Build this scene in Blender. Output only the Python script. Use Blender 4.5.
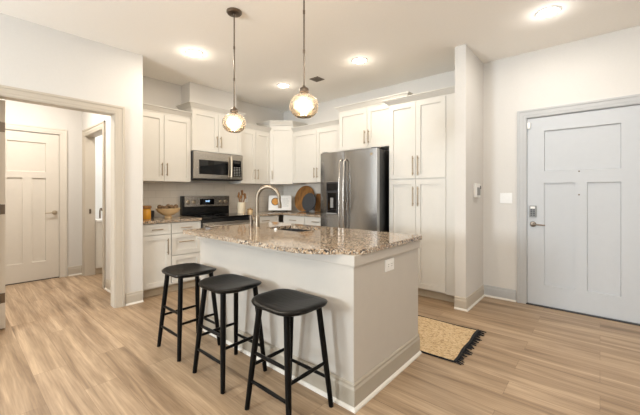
import bpy, bmesh, math, random
from mathutils import Vector, Matrix
PI = math.pi
random.seed(7)
for o in list(bpy.data.objects): bpy.data.objects.remove(o, do_unlink=True)
S = bpy.context.scene
C = S.collection

# ------------------------------------------------------------------ camera
cd = bpy.data.cameras.new('camera'); cam = bpy.data.objects.new('camera', cd); C.objects.link(cam)
cam.location = (0, 0, 1.266)
cam.rotation_euler = (PI/2, 0, math.atan(280/322))
cd.sensor_width = 36; cd.lens = 322/640*36; cd.shift_y = -14.5/640; cd.clip_start = .02
S.camera = cam
S.view_settings.view_transform = 'Standard'; S.view_settings.look = 'None'
S.view_settings.gamma = 1; S.view_settings.use_curve_mapping = False
S.view_settings.exposure = 0.02

# ------------------------------------------------------------------ world
w = bpy.data.worlds.new('world'); S.world = w; w.use_nodes = True
bg = w.node_tree.nodes['Background']; bg.inputs[0].default_value = (.75, .87, 1, 1); bg.inputs[1].default_value = 1.6

def area(name, loc, rot, sx, sy, power, col, parent=None, shape='RECTANGLE', spread=PI):
    l = bpy.data.lights.new(name, 'AREA'); l.shape = shape; l.size = sx
    if shape in ('RECTANGLE', 'ELLIPSE'): l.size_y = sy
    l.energy = power; l.color = col; l.spread = spread
    o = bpy.data.objects.new(name, l); C.objects.link(o); o.location = loc; o.rotation_euler = rot
    if parent: o.parent = parent
    return o
DAY = (.84, .92, 1.0)
# daylight entering through the two windows behind the camera
area('daylight', (-2.3, -3.72, 1.6), (PI/2+.38, 0, 0), .75, .9, 245, DAY)
area('daylight', (1.1, -3.72, 1.35), (PI/2+1.15, 0, 0), 1.7, 1.6, 150, DAY)

# ------------------------------------------------------------------ materials
def lin(c): return tuple(((x/255)/12.92 if x/255 <= .04045 else ((x/255+.055)/1.055)**2.4) for x in c)+(1,)
def mat(name, col, rough=.5, metal=0, **kw):
    m = bpy.data.materials.new(name); m.use_nodes = True
    b = m.node_tree.nodes['Principled BSDF']
    b.inputs['Base Color'].default_value = lin(col); b.inputs['Roughness'].default_value = rough
    b.inputs['Metallic'].default_value = metal
    for k, v in kw.items(): b.inputs[k.replace('_', ' ')].default_value = v
    return m
def nodes(m): return m.node_tree.nodes, m.node_tree.links, m.node_tree.nodes['Principled BSDF']
def noise_tint(m, scale, amt, bump=0, stretch=(1, 1, 1), detail=3):
    """gentle procedural variation of the base colour (and optional bump)"""
    N, L, b = nodes(m)
    tc = N.new('ShaderNodeTexCoord'); mp = N.new('ShaderNodeMapping'); mp.inputs['Scale'].default_value = stretch
    nz = N.new('ShaderNodeTexNoise'); nz.inputs['Scale'].default_value = scale; nz.inputs['Detail'].default_value = detail
    L.new(tc.outputs['Object'], mp.inputs[0]); L.new(mp.outputs[0], nz.inputs['Vector'])
    c = b.inputs['Base Color'].default_value[:]
    r = N.new('ShaderNodeValToRGB')
    r.color_ramp.elements[0].position = .3; r.color_ramp.elements[1].position = .7
    r.color_ramp.elements[0].color = tuple(x*(1-amt) for x in c[:3])+(1,)
    r.color_ramp.elements[1].color = tuple(min(1, x*(1+amt)) for x in c[:3])+(1,)
    L.new(nz.outputs[0], r.inputs[0]); L.new(r.outputs[0], b.inputs['Base Color'])
    if bump:
        bp = N.new('ShaderNodeBump'); bp.inputs['Strength'].default_value = bump; bp.inputs['Distance'].default_value = .002
        L.new(nz.outputs[0], bp.inputs['Height']); L.new(bp.outputs[0], b.inputs['Normal'])
    return m
M = {}
M['wall'] = noise_tint(mat('wall_paint', (210, 206, 200), .85), 60, .01, .05)
M['ceil'] = noise_tint(mat('ceiling_paint', (247, 243, 236), .9), 60, .01, .05)
M['trim'] = noise_tint(mat('trim_paint', (190, 180, 165), .45), 8, .012)
M['shoe'] = noise_tint(mat('shoe_moulding_paint', (218, 212, 202), .45), 8, .012)
M['entry'] = noise_tint(mat('entry_door_paint', (187, 189, 191), .5), 20, .01)
M['etrim'] = noise_tint(mat('entry_trim_cool_lit', (180, 180, 179), .5), 20, .01)  # trim paint greyed to put the cooler light of the entry wall into its colour
M['hdoor'] = noise_tint(mat('hall_door_paint', (212, 204, 192), .5), 20, .01)
M['cab'] = noise_tint(mat('cabinet_paint', (207, 203, 195), .42), 10, .01)
M['faucet'] = noise_tint(mat('brushed_bronze_nickel', (134, 122, 107), .36, 1), 30, .03)
M['pull'] = noise_tint(mat('cabinet_pull_bronze', (150, 131, 106), .34, 1), 30, .03)
M['toe'] = noise_tint(mat('toe_kick_paint', (186, 170, 146), .55), 10, .03)
M['island'] = noise_tint(mat('island_paint', (186, 179, 169), .5), 12, .012)
M['ibase'] = noise_tint(mat('island_baseboard_paint', (168, 159, 144), .5), 12, .012)
M['steel'] = noise_tint(mat('brushed_steel', (184, 178, 170), .27, 1), 6, .05, .04, (1, 1, 60), 4)
M['steelv'] = noise_tint(mat('brushed_steel_fridge', (166, 166, 166), .2, 1), 8, .05, .03, (40, 40, 1), 4)
M['steelb'] = noise_tint(mat('satin_nickel', (186, 172, 152), .3, 1), 30, .03)
M['nickel'] = noise_tint(mat('dark_nickel', (122, 110, 98), .32, 1), 30, .04)
M['black'] = noise_tint(mat('black_enamel', (14, 14, 15), .22), 20, .05)
M['bglass'] = noise_tint(mat('black_glass', (9, 9, 10), .05), 20, .05)
M['dgrey'] = noise_tint(mat('dark_grey_metal', (46, 46, 48), .4), 20, .05)
M['plastic'] = noise_tint(mat('white_plastic', (226, 224, 220), .4), 20, .01)
M['greyplastic'] = noise_tint(mat('grey_plastic', (132, 132, 130), .4), 20, .02)
M['slot'] = noise_tint(mat('dark_slot', (40, 38, 36), .6), 20, .02)
M['ceramic'] = noise_tint(mat('cream_ceramic', (228, 214, 188), .25), 20, .01)
M['wood'] = noise_tint(mat('utensil_wood', (140, 98, 52), .55), 12, .2, 0, (1, 1, .1))
M['board'] = noise_tint(mat('acacia_wood', (142, 98, 50), .5), 16, .55, 0, (1, 1, .4))
M['slate'] = noise_tint(mat('slate', (52, 54, 58), .6), 20, .1)
M['bowl'] = noise_tint(mat('pale_wood_bowl', (216, 188, 144), .5), 14, .06, 0, (.3, .3, 1))
M['ball'] = noise_tint(mat('brown_ball', (112, 88, 62), .8), 60, .35, .6)
M['amber'] = noise_tint(mat('amber_glaze', (206, 148, 52), .2), 10, .1)
M['paper'] = noise_tint(mat('paper', (228, 227, 224), .7), 20, .01)
M['food'] = noise_tint(mat('printed_dish', (190, 132, 50), .6), 60, .35)
M['tileb'] = noise_tint(mat('bath_tile', (236, 238, 238), .25), 10, .01)
M['vanity'] = noise_tint(mat('vanity_paint', (214, 208, 196), .5), 10, .01)
M['rope'] = noise_tint(mat('black_yarn', (18, 18, 20), .9), 90, .2)
def emis(name, col, s):
    m = mat(name, col, .4); b = m.node_tree.nodes['Principled BSDF']
    b.inputs['Emission Color'].default_value = lin(col); b.inputs['Emission Strength'].default_value = s
    return m
M['lens'] = emis('light_lens', (255, 240, 216), 60)
M['bulb'] = emis('filament_bulb', (255, 232, 200), 9)
M['clock'] = emis('clock_digits', (200, 232, 255), 1.6)

def floor_mat():
    m = mat('oak_plank_floor', (180, 150, 115), .38); N, L, b = nodes(m)
    tc = N.new('ShaderNodeTexCoord')
    br = N.new('ShaderNodeTexBrick'); br.offset = .37; br.offset_frequency = 2
    br.inputs['Scale'].default_value = 1; br.inputs['Brick Width'].default_value = 1.25; br.inputs['Row Height'].default_value = .19
    br.inputs['Mortar Size'].default_value = .0012; br.inputs['Mortar Smooth'].default_value = .3; br.inputs['Bias'].default_value = 0
    br.inputs['Color1'].default_value = lin((184, 160, 132)); br.inputs['Color2'].default_value = lin((170, 146, 118))
    br.inputs['Mortar'].default_value = lin((134, 110, 84))
    L.new(tc.outputs['Object'], br.inputs['Vector'])
    mp = N.new('ShaderNodeMapping'); mp.inputs['Scale'].default_value = (.28, 4.6, 1); L.new(tc.outputs['Object'], mp.inputs[0])
    # shift the grain from plank to plank
    sh = N.new('ShaderNodeVectorMath'); sh.operation = 'MULTIPLY_ADD'
    L.new(br.outputs['Color'], sh.inputs[0]); sh.inputs[1].default_value = (9, 3, 0); L.new(mp.outputs[0], sh.inputs[2])
    nz = N.new('ShaderNodeTexNoise'); nz.inputs['Scale'].default_value = 2.3; nz.inputs['Detail'].default_value = 6; nz.inputs['Roughness'].default_value = .62; nz.inputs['Distortion'].default_value = .7
    L.new(sh.outputs[0], nz.inputs['Vector'])
    r = N.new('ShaderNodeValToRGB'); r.color_ramp.elements[0].position = .32; r.color_ramp.elements[1].position = .66
    r.color_ramp.elements[0].color = (.46, .40, .34, 1); r.color_ramp.elements[1].color = (1.1, 1.09, 1.08, 1)
    L.new(nz.outputs[0], r.inputs[0])
    mx = N.new('ShaderNodeMixRGB'); mx.blend_type = 'MULTIPLY'; mx.inputs[0].default_value = 1
    L.new(br.outputs['Color'], mx.inputs[1]); L.new(r.outputs[0], mx.inputs[2])
    mp2 = N.new('ShaderNodeMapping'); mp2.inputs['Scale'].default_value = (2.5, 60, 1); L.new(tc.outputs['Object'], mp2.inputs[0])
    n2 = N.new('ShaderNodeTexNoise'); n2.inputs['Scale'].default_value = 1.5; n2.inputs['Detail'].default_value = 5; L.new(mp2.outputs[0], n2.inputs['Vector'])
    r2 = N.new('ShaderNodeValToRGB'); r2.color_ramp.elements[0].position = .35; r2.color_ramp.elements[1].position = .65
    r2.color_ramp.elements[0].color = (.80, .78, .76, 1); r2.color_ramp.elements[1].color = (1.05, 1.05, 1.05, 1)
    L.new(n2.outputs[0], r2.inputs[0])
    m2 = N.new('ShaderNodeMixRGB'); m2.blend_type = 'MULTIPLY'; m2.inputs[0].default_value = 1
    L.new(mx.outputs[0], m2.inputs[1]); L.new(r2.outputs[0], m2.inputs[2])
    L.new(m2.outputs[0], b.inputs['Base Color'])
    return m
M['floor'] = floor_mat()
def granite():
    m = mat('granite', (150, 135, 120), .07, Specular_IOR_Level=.9); N, L, b = nodes(m)
    tc = N.new('ShaderNodeTexCoord')
    v = N.new('ShaderNodeTexVoronoi'); v.inputs['Scale'].default_value = 150; L.new(tc.outputs['Object'], v.inputs['Vector'])
    r = N.new('ShaderNodeValToRGB'); r.color_ramp.interpolation = 'CONSTANT'
    e = r.color_ramp.elements; e[0].position = 0; e[0].color = lin((30, 29, 30)); e[1].position = .17; e[1].color = lin((182, 164, 142))
    for p, c in ((.34, (164, 138, 110)), (.54, (204, 192, 174)), (.68, (84, 80, 78)), (.82, (158, 134, 108))):
        x = e.new(p); x.color = lin(c)
    sp = N.new('ShaderNodeSeparateColor'); L.new(v.outputs['Color'], sp.inputs[0]); L.new(sp.outputs[0], r.inputs[0])
    nz = N.new('ShaderNodeTexNoise'); nz.inputs['Scale'].default_value = 9; nz.inputs['Detail'].default_value = 4; L.new(tc.outputs['Object'], nz.inputs['Vector'])
    mx = N.new('ShaderNodeMixRGB'); mx.blend_type = 'OVERLAY'; mx.inputs[0].default_value = .35
    L.new(r.outputs[0], mx.inputs[1]); L.new(nz.outputs[0], mx.inputs[2]); L.new(mx.outputs[0], b.inputs['Base Color'])
    return m
M['granite'] = granite()
def subway(axis):
    m = mat('backsplash_tile_'+axis, (206, 202, 196), .22); N, L, b = nodes(m)
    tc = N.new('ShaderNodeTexCoord'); s = N.new('ShaderNodeSeparateXYZ'); c = N.new('ShaderNodeCombineXYZ')
    L.new(tc.outputs['Object'], s.inputs[0]); L.new(s.outputs['XYZ'.index(axis)], c.inputs[0]); L.new(s.outputs[2], c.inputs[1])
    br = N.new('ShaderNodeTexBrick'); br.offset = .5
    br.inputs['Scale'].default_value = 1; br.inputs['Brick Width'].default_value = .2; br.inputs['Row Height'].default_value = .1
    br.inputs['Mortar Size'].default_value = .002; br.inputs['Mortar Smooth'].default_value = .2
    br.inputs['Color1'].default_value = lin((226, 219, 208)); br.inputs['Color2'].default_value = lin((220, 212, 200)); br.inputs['Mortar'].default_value = lin((200, 192, 180))
    L.new(c.outputs[0], br.inputs['Vector']); L.new(br.outputs['Color'], b.inputs['Base Color'])
    return m
M['tx'] = subway('X'); M['ty'] = subway('Y')
def seatwood():
    return noise_tint(mat('black_stained_wood', (11, 10, 9), .34, IOR=1.22), 5, .8, .5, (1.2, 12, 1), 5)
M['stool'] = seatwood()
def jute():
    m = mat('jute_weave', (196, 160, 108), .95); N, L, b = nodes(m)
    tc = N.new('ShaderNodeTexCoord')
    mp = N.new('ShaderNodeMapping'); mp.inputs['Scale'].default_value = (1, 1.8, 1); L.new(tc.outputs['Object'], mp.inputs[0])
    v = N.new('ShaderNodeTexVoronoi'); v.inputs['Scale'].default_value = 70; L.new(mp.outputs[0], v.inputs['Vector'])
    r = N.new('ShaderNodeValToRGB'); e = r.color_ramp.elements
    e[0].position = 0; e[0].color = lin((150, 122, 86)); e[1].position = 1; e[1].color = lin((208, 184, 148))
    for p, c in ((.2, (184, 156, 116)), (.5, (198, 170, 130))):
        x = e.new(p); x.color = lin(c)
    sp = N.new('ShaderNodeSeparateColor'); L.new(v.outputs['Color'], sp.inputs[0]); L.new(sp.outputs[1], r.inputs[0])
    L.new(r.outputs[0], b.inputs['Base Color'])
    bp = N.new('ShaderNodeBump'); bp.inputs['Strength'].default_value = .7; bp.inputs['Distance'].default_value = .004
    L.new(v.outputs['Distance'], bp.inputs['Height']); L.new(bp.outputs[0], b.inputs['Normal'])
    return m
M['jute'] = jute()
def shade_glass():
    m = bpy.data.materials.new('seeded_amber_glass'); m.use_nodes = True; N, L = m.node_tree.nodes, m.node_tree.links
    N.clear(); out = N.new('ShaderNodeOutputMaterial')
    tr = N.new('ShaderNodeBsdfTransparent'); tr.inputs[0].default_value = (.99, .93, .85, 1)
    gl = N.new('ShaderNodeBsdfGlossy'); gl.inputs[0].default_value = (1, .96, .9, 1); gl.inputs[1].default_value = .08
    tl = N.new('ShaderNodeBsdfTranslucent'); tl.inputs[0].default_value = (1, .95, .88, 1)
    fr = N.new('ShaderNodeFresnel'); fr.inputs[0].default_value = 1.5
    nz = N.new('ShaderNodeTexNoise'); nz.inputs['Scale'].default_value = 38; tc = N.new('ShaderNodeTexCoord'); L.new(tc.outputs['Object'], nz.inputs['Vector'])
    bp = N.new('ShaderNodeBump'); bp.inputs['Strength'].default_value = .5; bp.inputs['Distance'].default_value = .004; L.new(nz.outputs[0], bp.inputs['Height'])
    L.new(bp.outputs[0], gl.inputs['Normal']); L.new(bp.outputs[0], fr.inputs['Normal'])
    m0 = N.new('ShaderNodeMixShader'); m0.inputs[0].default_value = .16; L.new(tr.outputs[0], m0.inputs[1]); L.new(tl.outputs[0], m0.inputs[2])
    m1 = N.new('ShaderNodeMixShader'); L.new(fr.outputs[0], m1.inputs[0]); L.new(m0.outputs[0], m1.inputs[1]); L.new(gl.outputs[0], m1.inputs[2])
    L.new(m1.outputs[0], out.inputs[0]); return m
M['shade'] = shade_glass()
def window_glass():
    m = bpy.data.materials.new('window_glass'); m.use_nodes = True; N, L = m.node_tree.nodes, m.node_tree.links
    N.clear(); out = N.new('ShaderNodeOutputMaterial')
    tr = N.new('ShaderNodeBsdfTransparent'); tr.inputs[0].default_value = (.96, .98, .98, 1)
    gl = N.new('ShaderNodeBsdfGlossy'); gl.inputs[1].default_value = .02; mx = N.new('ShaderNodeMixShader'); mx.inputs[0].default_value = .06
    L.new(tr.outputs[0], mx.inputs[1]); L.new(gl.outputs[0], mx.inputs[2]); L.new(mx.outputs[0], out.inputs[0]); return m
M['glass'] = window_glass()

# ------------------------------------------------------------------ mesh helpers
def bm_(): return bmesh.new()
def box(b, x0, x1, y0, y1, z0, z1, bev=0):
    t = bmesh.new(); bmesh.ops.create_cube(t, size=1)
    for v in t.verts: v.co = Vector(((x0+x1)/2+v.co.x*(x1-x0), (y0+y1)/2+v.co.y*(y1-y0), (z0+z1)/2+v.co.z*(z1-z0)))
    if bev: bmesh.ops.bevel(t, geom=t.edges[:], offset=bev, segments=2, affect='EDGES', profile=.7)
    merge(b, t); return b
def merge(b, t, mx=None):
    if mx: t.transform(mx)
    me = bpy.data.meshes.new('tmp'); t.to_mesh(me); t.free(); b.from_mesh(me); bpy.data.meshes.remove(me)
def tube(b, pts, r, seg=10, r1=None, cap=True):
    pts = [Vector(p) for p in pts]; n = len(pts); rings = []
    up = Vector((0, 0, 1)); d0 = (pts[1]-pts[0]).normalized()
    if abs(d0.dot(up)) > .95: up = Vector((0, 1, 0))
    nrm = (up-d0*up.dot(d0)).normalized()
    for i, p in enumerate(pts):
        d = ((pts[min(i+1, n-1)]-pts[max(i-1, 0)])).normalized()
        nrm = (nrm-d*nrm.dot(d)).normalized(); bi = d.cross(nrm)
        rr = r if r1 is None else r+(r1-r)*i/(n-1)
        if isinstance(r, (list, tuple)): rr = r[i]
        rings.append([b.verts.new(p+(nrm*math.cos(2*PI*k/seg)+bi*math.sin(2*PI*k/seg))*rr) for k in range(seg)])
    for a, c in zip(rings, rings[1:]):
        for k in range(seg): b.faces.new((a[k], a[(k+1) % seg], c[(k+1) % seg], c[k]))
    if cap: b.faces.new(rings[0][::-1]); b.faces.new(rings[-1])
    return b
def lathe(b, prof, seg=32, mx=None):
    """prof: list of (radius, z)"""
    t = bmesh.new(); rings = []
    for r, z in prof:
        if r < 1e-5: rings.append([t.verts.new((0, 0, z))])
        else: rings.append([t.verts.new((r*math.cos(2*PI*k/seg), r*math.sin(2*PI*k/seg), z)) for k in range(seg)])
    for a, c in zip(rings, rings[1:]):
        for k in range(seg):
            k2 = (k+1) % seg
            if len(a) == 1 and len(c) == 1: continue
            if len(a) == 1: t.faces.new((a[0], c[k], c[k2]))
            elif len(c) == 1: t.faces.new((a[k], a[k2], c[0]))
            else: t.faces.new((a[k], a[k2], c[k2], c[k]))
    bmesh.ops.recalc_face_normals(t, faces=t.faces[:])
    merge(b, t, mx); return b
def prism(b, poly, z0, z1, bev=0, mx=None):
    t = bmesh.new(); f = t.faces.new([t.verts.new((x, y, z0)) for x, y in poly])
    r = bmesh.ops.extrude_face_region(t, geom=[f])
    for v in r['geom']:
        if isinstance(v, bmesh.types.BMVert): v.co.z = z1
    bmesh.ops.recalc_face_normals(t, faces=t.faces[:])
    if bev:
        ed = [e for e in t.edges if abs(e.verts[0].co.z-e.verts[1].co.z) < 1e-6]
        bmesh.ops.bevel(t, geom=ed, offset=bev, segments=2, affect='EDGES')
    merge(b, t, mx); return b
def obj(name, b, m, parent=None, smooth=False, loc=None, rot=None):
    me = bpy.data.meshes.new(name); bmesh.ops.recalc_face_normals(b, faces=b.faces[:]) if not smooth == 'keep' else None
    b.to_mesh(me); b.free(); me.materials.append(M[m] if isinstance(m, str) else m)
    if smooth:
        me.polygons.foreach_set('use_smooth', [True]*len(me.polygons))
        try: me.set_sharp_from_angle(angle=math.radians(38))
        except Exception: pass
    o = bpy.data.objects.new(name, me); C.objects.link(o)
    if parent: o.parent = parent
    if loc: o.location = loc
    if rot: o.rotation_euler = rot
    return o
def tag(o, label=None, cat=None, group=None, kind=None):
    for k, v in (('label', label), ('category', cat), ('group', group), ('kind', kind)):
        if v: o[k] = v
    return o
def thing(name, label, cat, loc=(0, 0, 0), rz=0, group=None, rot=None):
    o = bpy.data.objects.new(name, None); C.objects.link(o); o.location = loc; o.rotation_euler = rot or (0, 0, rz)
    o.empty_display_size = .1
    return tag(o, label, cat, group)
def struct(name, b, m, parent=None, smooth=False):
    o = obj(name, b, m, parent, smooth)
    if not parent: o['kind'] = 'structure'
    return o
def dup(o, loc=None, rz=None, label=None, parent=None):
    c = o.copy(); C.objects.link(c)
    if parent: c.parent = parent
    if loc is not None: c.location = loc
    if rz is not None: c.rotation_euler = (0, 0, rz)
    if label: c['label'] = label
    for ch in list(o.children): dup(ch, parent=c)
    return c
def boxes(*bs, bev=0):
    b = bm_()
    for q in bs: box(b, *q, bev)
    return b

# ================================================================== room shell
H = 2.87; BW = 4.33           # ceiling height, back wall plane
FX, FY = 3.2, -3.6            # far right wall, wall behind the camera
HX = -4.03                    # left wall with the cased opening
KX = -4.72                    # wall behind the range
struct('floor', boxes((-6.5, FX+.15, FY-.15, BW+.15, -.1, 0)), 'floor')
struct('ceiling', boxes((-6.5, FX+.15, FY-.15, BW+.15, H, H+.1)), 'ceil')
# wall with the entry door
DX0, DX1, DH = -.645, .345, 2.13
struct('wall_back', boxes((KX-.12, DX0, BW, BW+.12, 0, H), (DX1, FX+.12, BW, BW+.12, 0, H), (DX0, DX1, BW, BW+.12, DH, H)), 'wall')
struct('wall_pantry_end', boxes((-1.205, -1.09, 3.645, BW, 0, H)), 'wall')
struct('wall_right', boxes((FX, FX+.12, FY, BW, 0, H)), 'wall')
OY0, OY1, OH = .275, 1.2, 2.155   # cased opening
struct('wall_left', boxes((HX-.12, HX, FY, OY0, 0, H), (HX-.12, HX, OY1, 1.36, 0, H), (HX-.12, HX, OY0, OY1, OH, H)), 'wall')
BX0, BX1 = -5.93, -5.05           # bathroom doorway
struct('wall_hall_side', boxes((BX1, HX, 1.36, 1.48, 0, H), (-6.24, BX0, 1.36, 1.48, 0, H), (BX0, BX1, 1.36, 1.48, 2.14, H)), 'wall')
struct('wall_range', boxes((KX-.12, KX, 1.48, BW, 0, H)), 'wall')
struct('wall_hall_end', boxes((-6.24, -6.12, -.6, .38, 0, H), (-6.24, -6.12, 1.092, 1.36, 0, H), (-6.24, -6.12, .38, 1.092, 2.15, H)), 'wall')
struct('wall_hall_near', boxes((-6.24, HX-.12, -.72, -.6, 0, H)), 'wall')
struct('wall_bath_left', boxes((-6.52, -6.4, 1.36, 3.4, 0, H)), 'tileb')
struct('wall_bath_back', boxes((-6.4, KX-.12, 3.28, 3.4, 0, H)), 'wall')
struct('wall_bath_corner', boxes((-6.4, -6.24, 1.36, 1.48, 0, H)), 'wall')
# duct chase over the microwave cabinet
struct('wall_chase', boxes((KX, -4.46, 2.27, 3.06, 2.54, H)), 'wall')
# wall behind the camera with two windows
ws = [(-2.9, -1.7), (.2, 2.0)]
struct('wall_front', boxes((HX, -2.9, FY-.12, FY, 0, H), (-1.7, .2, FY-.12, FY, 0, H), (2.0, FX, FY-.12, FY, 0, H),
       (-2.9, -1.7, FY-.12, FY, 0, .45), (-2.9, -1.7, FY-.12, FY, 2.25, H), (.2, 2.0, FY-.12, FY, 0, .45), (.2, 2.0, FY-.12, FY, 2.25, H)), 'wall')
for i, (a, c) in enumerate(ws):
    fr = boxes((a, c, FY-.08, FY-.03, .45, .5), (a, c, FY-.08, FY-.03, 2.2, 2.25), (a, a+.05, FY-.08, FY-.03, .5, 2.2),
               (c-.05, c, FY-.08, FY-.03, .5, 2.2), ((a+c)/2-.025, (a+c)/2+.025, FY-.08, FY-.03, .5, 2.2))
    wn = struct('window_%d' % (i+1), fr, 'shoe')
    obj('pane', boxes((a+.05, c-.05, FY-.058, FY-.052, .5, 2.2)), 'glass', wn)

# baseboards with a stepped top and a shoe moulding: run along a list of floor points, room on the left-hand side
def baseboard(name, pts, m='trim'):
    prof = [(0, 0), (.012, 0), (.012, .10), (.008, .113), (.008, .128), (.003, .135), (0, .135)]
    shoe = [(.012, 0), (.026, 0), (.025, .008), (.020, .015), (.012, .018)]
    def sweep(pr):
        b = bm_(); P = [Vector((x, y)) for x, y in pts]; rows = []
        for i, p in enumerate(P):
            ns = []
            if i > 0: d = (p-P[i-1]).normalized(); ns.append(Vector((-d.y, d.x)))
            if i < len(P)-1: d = (P[i+1]-p).normalized(); ns.append(Vector((-d.y, d.x)))
            n = sum(ns, Vector((0, 0)))/len(ns); n = n/n.length_squared
            rows.append([b.verts.new((p.x+n.x*o, p.y+n.y*o, z)) for o, z in pr])
        k = len(pr)
        for a, c in zip(rows, rows[1:]):
            for j in range(k): b.faces.new((a[j], a[(j+1) % k], c[(j+1) % k], c[j]))
        b.faces.new(rows[0]); b.faces.new(rows[-1][::-1]); return b
    o = struct(name, sweep(prof), m)
    obj('shoe_moulding', sweep(shoe), 'shoe', o)
    return o
baseboard('baseboard_back_left', [(-.737, BW), (-1.09, BW)], 'etrim')  # grey paints in the cooler light; same trim paint as the other boards
baseboard('baseboard_pantry_end', [(-1.09, BW), (-1.09, 3.645), (-1.205, 3.645)])
baseboard('baseboard_back_right', [(FX, BW), (.437, BW)], 'etrim')  # cooler light put into the colour here too
baseboard('baseboard_left_near', [(HX, .185), (HX, FY)])
baseboard('baseboard_left_corner', [(HX, 1.48), (HX, 1.297)])
baseboard('baseboard_right', [(FX, FY), (FX, BW)])
baseboard('baseboard_front', [(HX, FY), (FX, FY)])
baseboard('baseboard_hall_side', [(HX-.135, 1.36), (-4.925, 1.36)])
baseboard('baseboard_hall_corner', [(-6.03, 1.36), (-6.12, 1.36), (-6.12, 1.185)])

# casings: profiled flat board around an opening; local x along the wall, -y into the room
def casing(name, loc, rz, w, h, cw=.095, m='trim', jamb=.12, left=True, right=True, bead=.018):
    root = bpy.data.objects.new(name, None); C.objects.link(root); root.location = loc; root.rotation_euler = (0, 0, rz); root['kind'] = 'structure'
    b = bm_()
    for o0, o1, t in ((0.008, cw*.35, .012), (cw*.33, cw*.8, .016), (cw*.78, cw, .023)):
        if left: box(b, -o1, -o0, -t, 0, 0, h+o1)
        if right: box(b, w+o0, w+o1, -t, 0, 0, h+o1)
        box(b, -o1 if left else 0, w+o1 if right else w, -t+.0003, 0, h+o0, h+o1)
    obj('casing', b, m, root)
    if jamb:
        b = boxes((-.012, .0, -.004, jamb+.004, 0, h), (w, w+.012, -.004, jamb+.004, 0, h), (-.012, w+.012, -.004, jamb+.004, h, h+.012))
        obj('jamb', b, m, root)
    return root
casing('trim_1', (HX, OY0+.012, 0), PI/2, OY1-OY0-.024, OH-.024)
casing('trim_2', (DX0+.014, BW, 0), 0, DX1-DX0-.028, DH-.012, .092, 'etrim')
casing('trim_3', (BX0+.012, 1.36, 0), 0, BX1-BX0-.024, 2.128, .1)
casing('trim_4', (-6.12, .392, 0), PI/2, .688, 2.138, .09, 'hdoor')

# ---- panelled doors: local x = width, front at y=0 facing -y
def panel_slab(b, w, h, t, panels, depth=.009, both=False):
    xs = sorted({0, w, *[p[0] for p in panels], *[p[1] for p in panels]}); zs = sorted({0, h, *[p[2] for p in panels], *[p[3] for p in panels]})
    tt = bmesh.new()
    V = {(i, j): tt.verts.new((x, 0, z)) for i, x in enumerate(xs) for j, z in enumerate(zs)}
    pf = {}
    for i in range(len(xs)-1):
        for j in range(len(zs)-1):
            f = tt.faces.new((V[i, j], V[i+1, j], V[i+1, j+1], V[i, j+1]))
            cx, cz = (xs[i]+xs[i+1])/2, (zs[j]+zs[j+1])/2
            for k, p in enumerate(panels):
                if p[0] < cx < p[1] and p[2] < cz < p[3]: pf.setdefault(k, []).append(f)
    for k, fs in pf.items():
        if len(fs) > 1:
            r = bmesh.ops.dissolve_faces(tt, faces=fs); fs = r['region']
        bmesh.ops.inset_region(tt, faces=fs, thickness=.007, depth=0)
        for v in fs[0].verts: v.co.y += depth
    merge(b, tt)
    # back and sides
    bk = bmesh.new()
    c = [bk.verts.new(p) for p in ((0, 0, 0), (w, 0, 0), (w, 0, h), (0, 0, h), (0, t, 0), (w, t, 0), (w, t, h), (0, t, h))]
    for f in ((4, 5, 6, 7), (0, 1, 5, 4), (1, 2, 6, 5), (2, 3, 7, 6), (3, 0, 4, 7)): bk.faces.new([c[i] for i in f])
    bmesh.ops.recalc_face_normals(bk, faces=bk.faces[:]); merge(b, bk)
    bmesh.ops.remove_doubles(b, verts=b.verts[:], dist=1e-5)
    return b
def craftsman(w, h, xl, xr, xm, z):
    """top panel and two tall panels; z = (bottom, top of tall, bottom of upper, top of upper)"""
    return [(xl, xm-.05, z[0], z[1]), (xm+.05, xr, z[0], z[1]), (xl, xr, z[2], z[3])]
# entry door
EX0, EW = DX0+.017, .956
ed = panel_slab(bm_(), EW, 2.105, .045, craftsman(EW, 2.1, .158, .786, .476, (.235, 1.37, 1.50, 1.95)), .017)
e = struct('door_1', ed, 'entry'); e.location = (EX0, BW+.012, .008)
def lever(parent, x, z, dirx, m='steelb', y0=0):
    b = lathe(bm_(), [(0, 0), (.031, 0), (.031, .006), (.026, .012), (.012, .014), (.011, .045), (0, .046)], 24, Matrix.Translation((x, y0, z)) @ Matrix.Rotation(PI/2, 4, 'X'))
    tube(b, [(x, y0-.040, z), (x+dirx*.03, y0-.046, z), (x+dirx*.075, y0-.048, z-.002), (x+dirx*.118, y0-.044, z-.004)], [.011, .009, .008, .007], 10)
    return obj('door_handle', b, m, parent, True)
lever(e, .055, .905, 1, 'nickel')
lk = obj('deadbolt_lock', boxes((.022, .088, -.028, 0, .985, 1.115), bev=.008), 'greyplastic', e)
b = bm_()
for r in range(4):
    for q in range(2): box(b, .034+q*.024, .052+q*.024, -.031, -.027, 1.0+r*.02, 1.014+r*.02, .001)
obj('keypad', b, 'dgrey', lk)
obj('display', boxes((.034, .076, -.030, -.027, 1.083, 1.106)), 'plastic', lk)
for z in (1.487, 1.24):
    obj('peephole', lathe(bm_(), [(0, 0), (.008, 0), (.008, .004), (.004, .005), (0, .003)], 16, Matrix.Translation((.462, 0, z)) @ Matrix.Rotation(PI/2, 4, 'X')), 'nickel', e, True)
obj('threshold', boxes((-.01, EW+.01, -.03, .1, -.008, .004), bev=.002), 'dgrey', e)
sn = thing('door_sensor', 'small white contact sensor at the top left corner of the entry door', 'sensor', (EX0+.003, BW+.001, 2.035))
obj('housing', boxes((0, .03, -.024, -.001, -.04, .03), bev=.005), 'plastic', sn)
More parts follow.
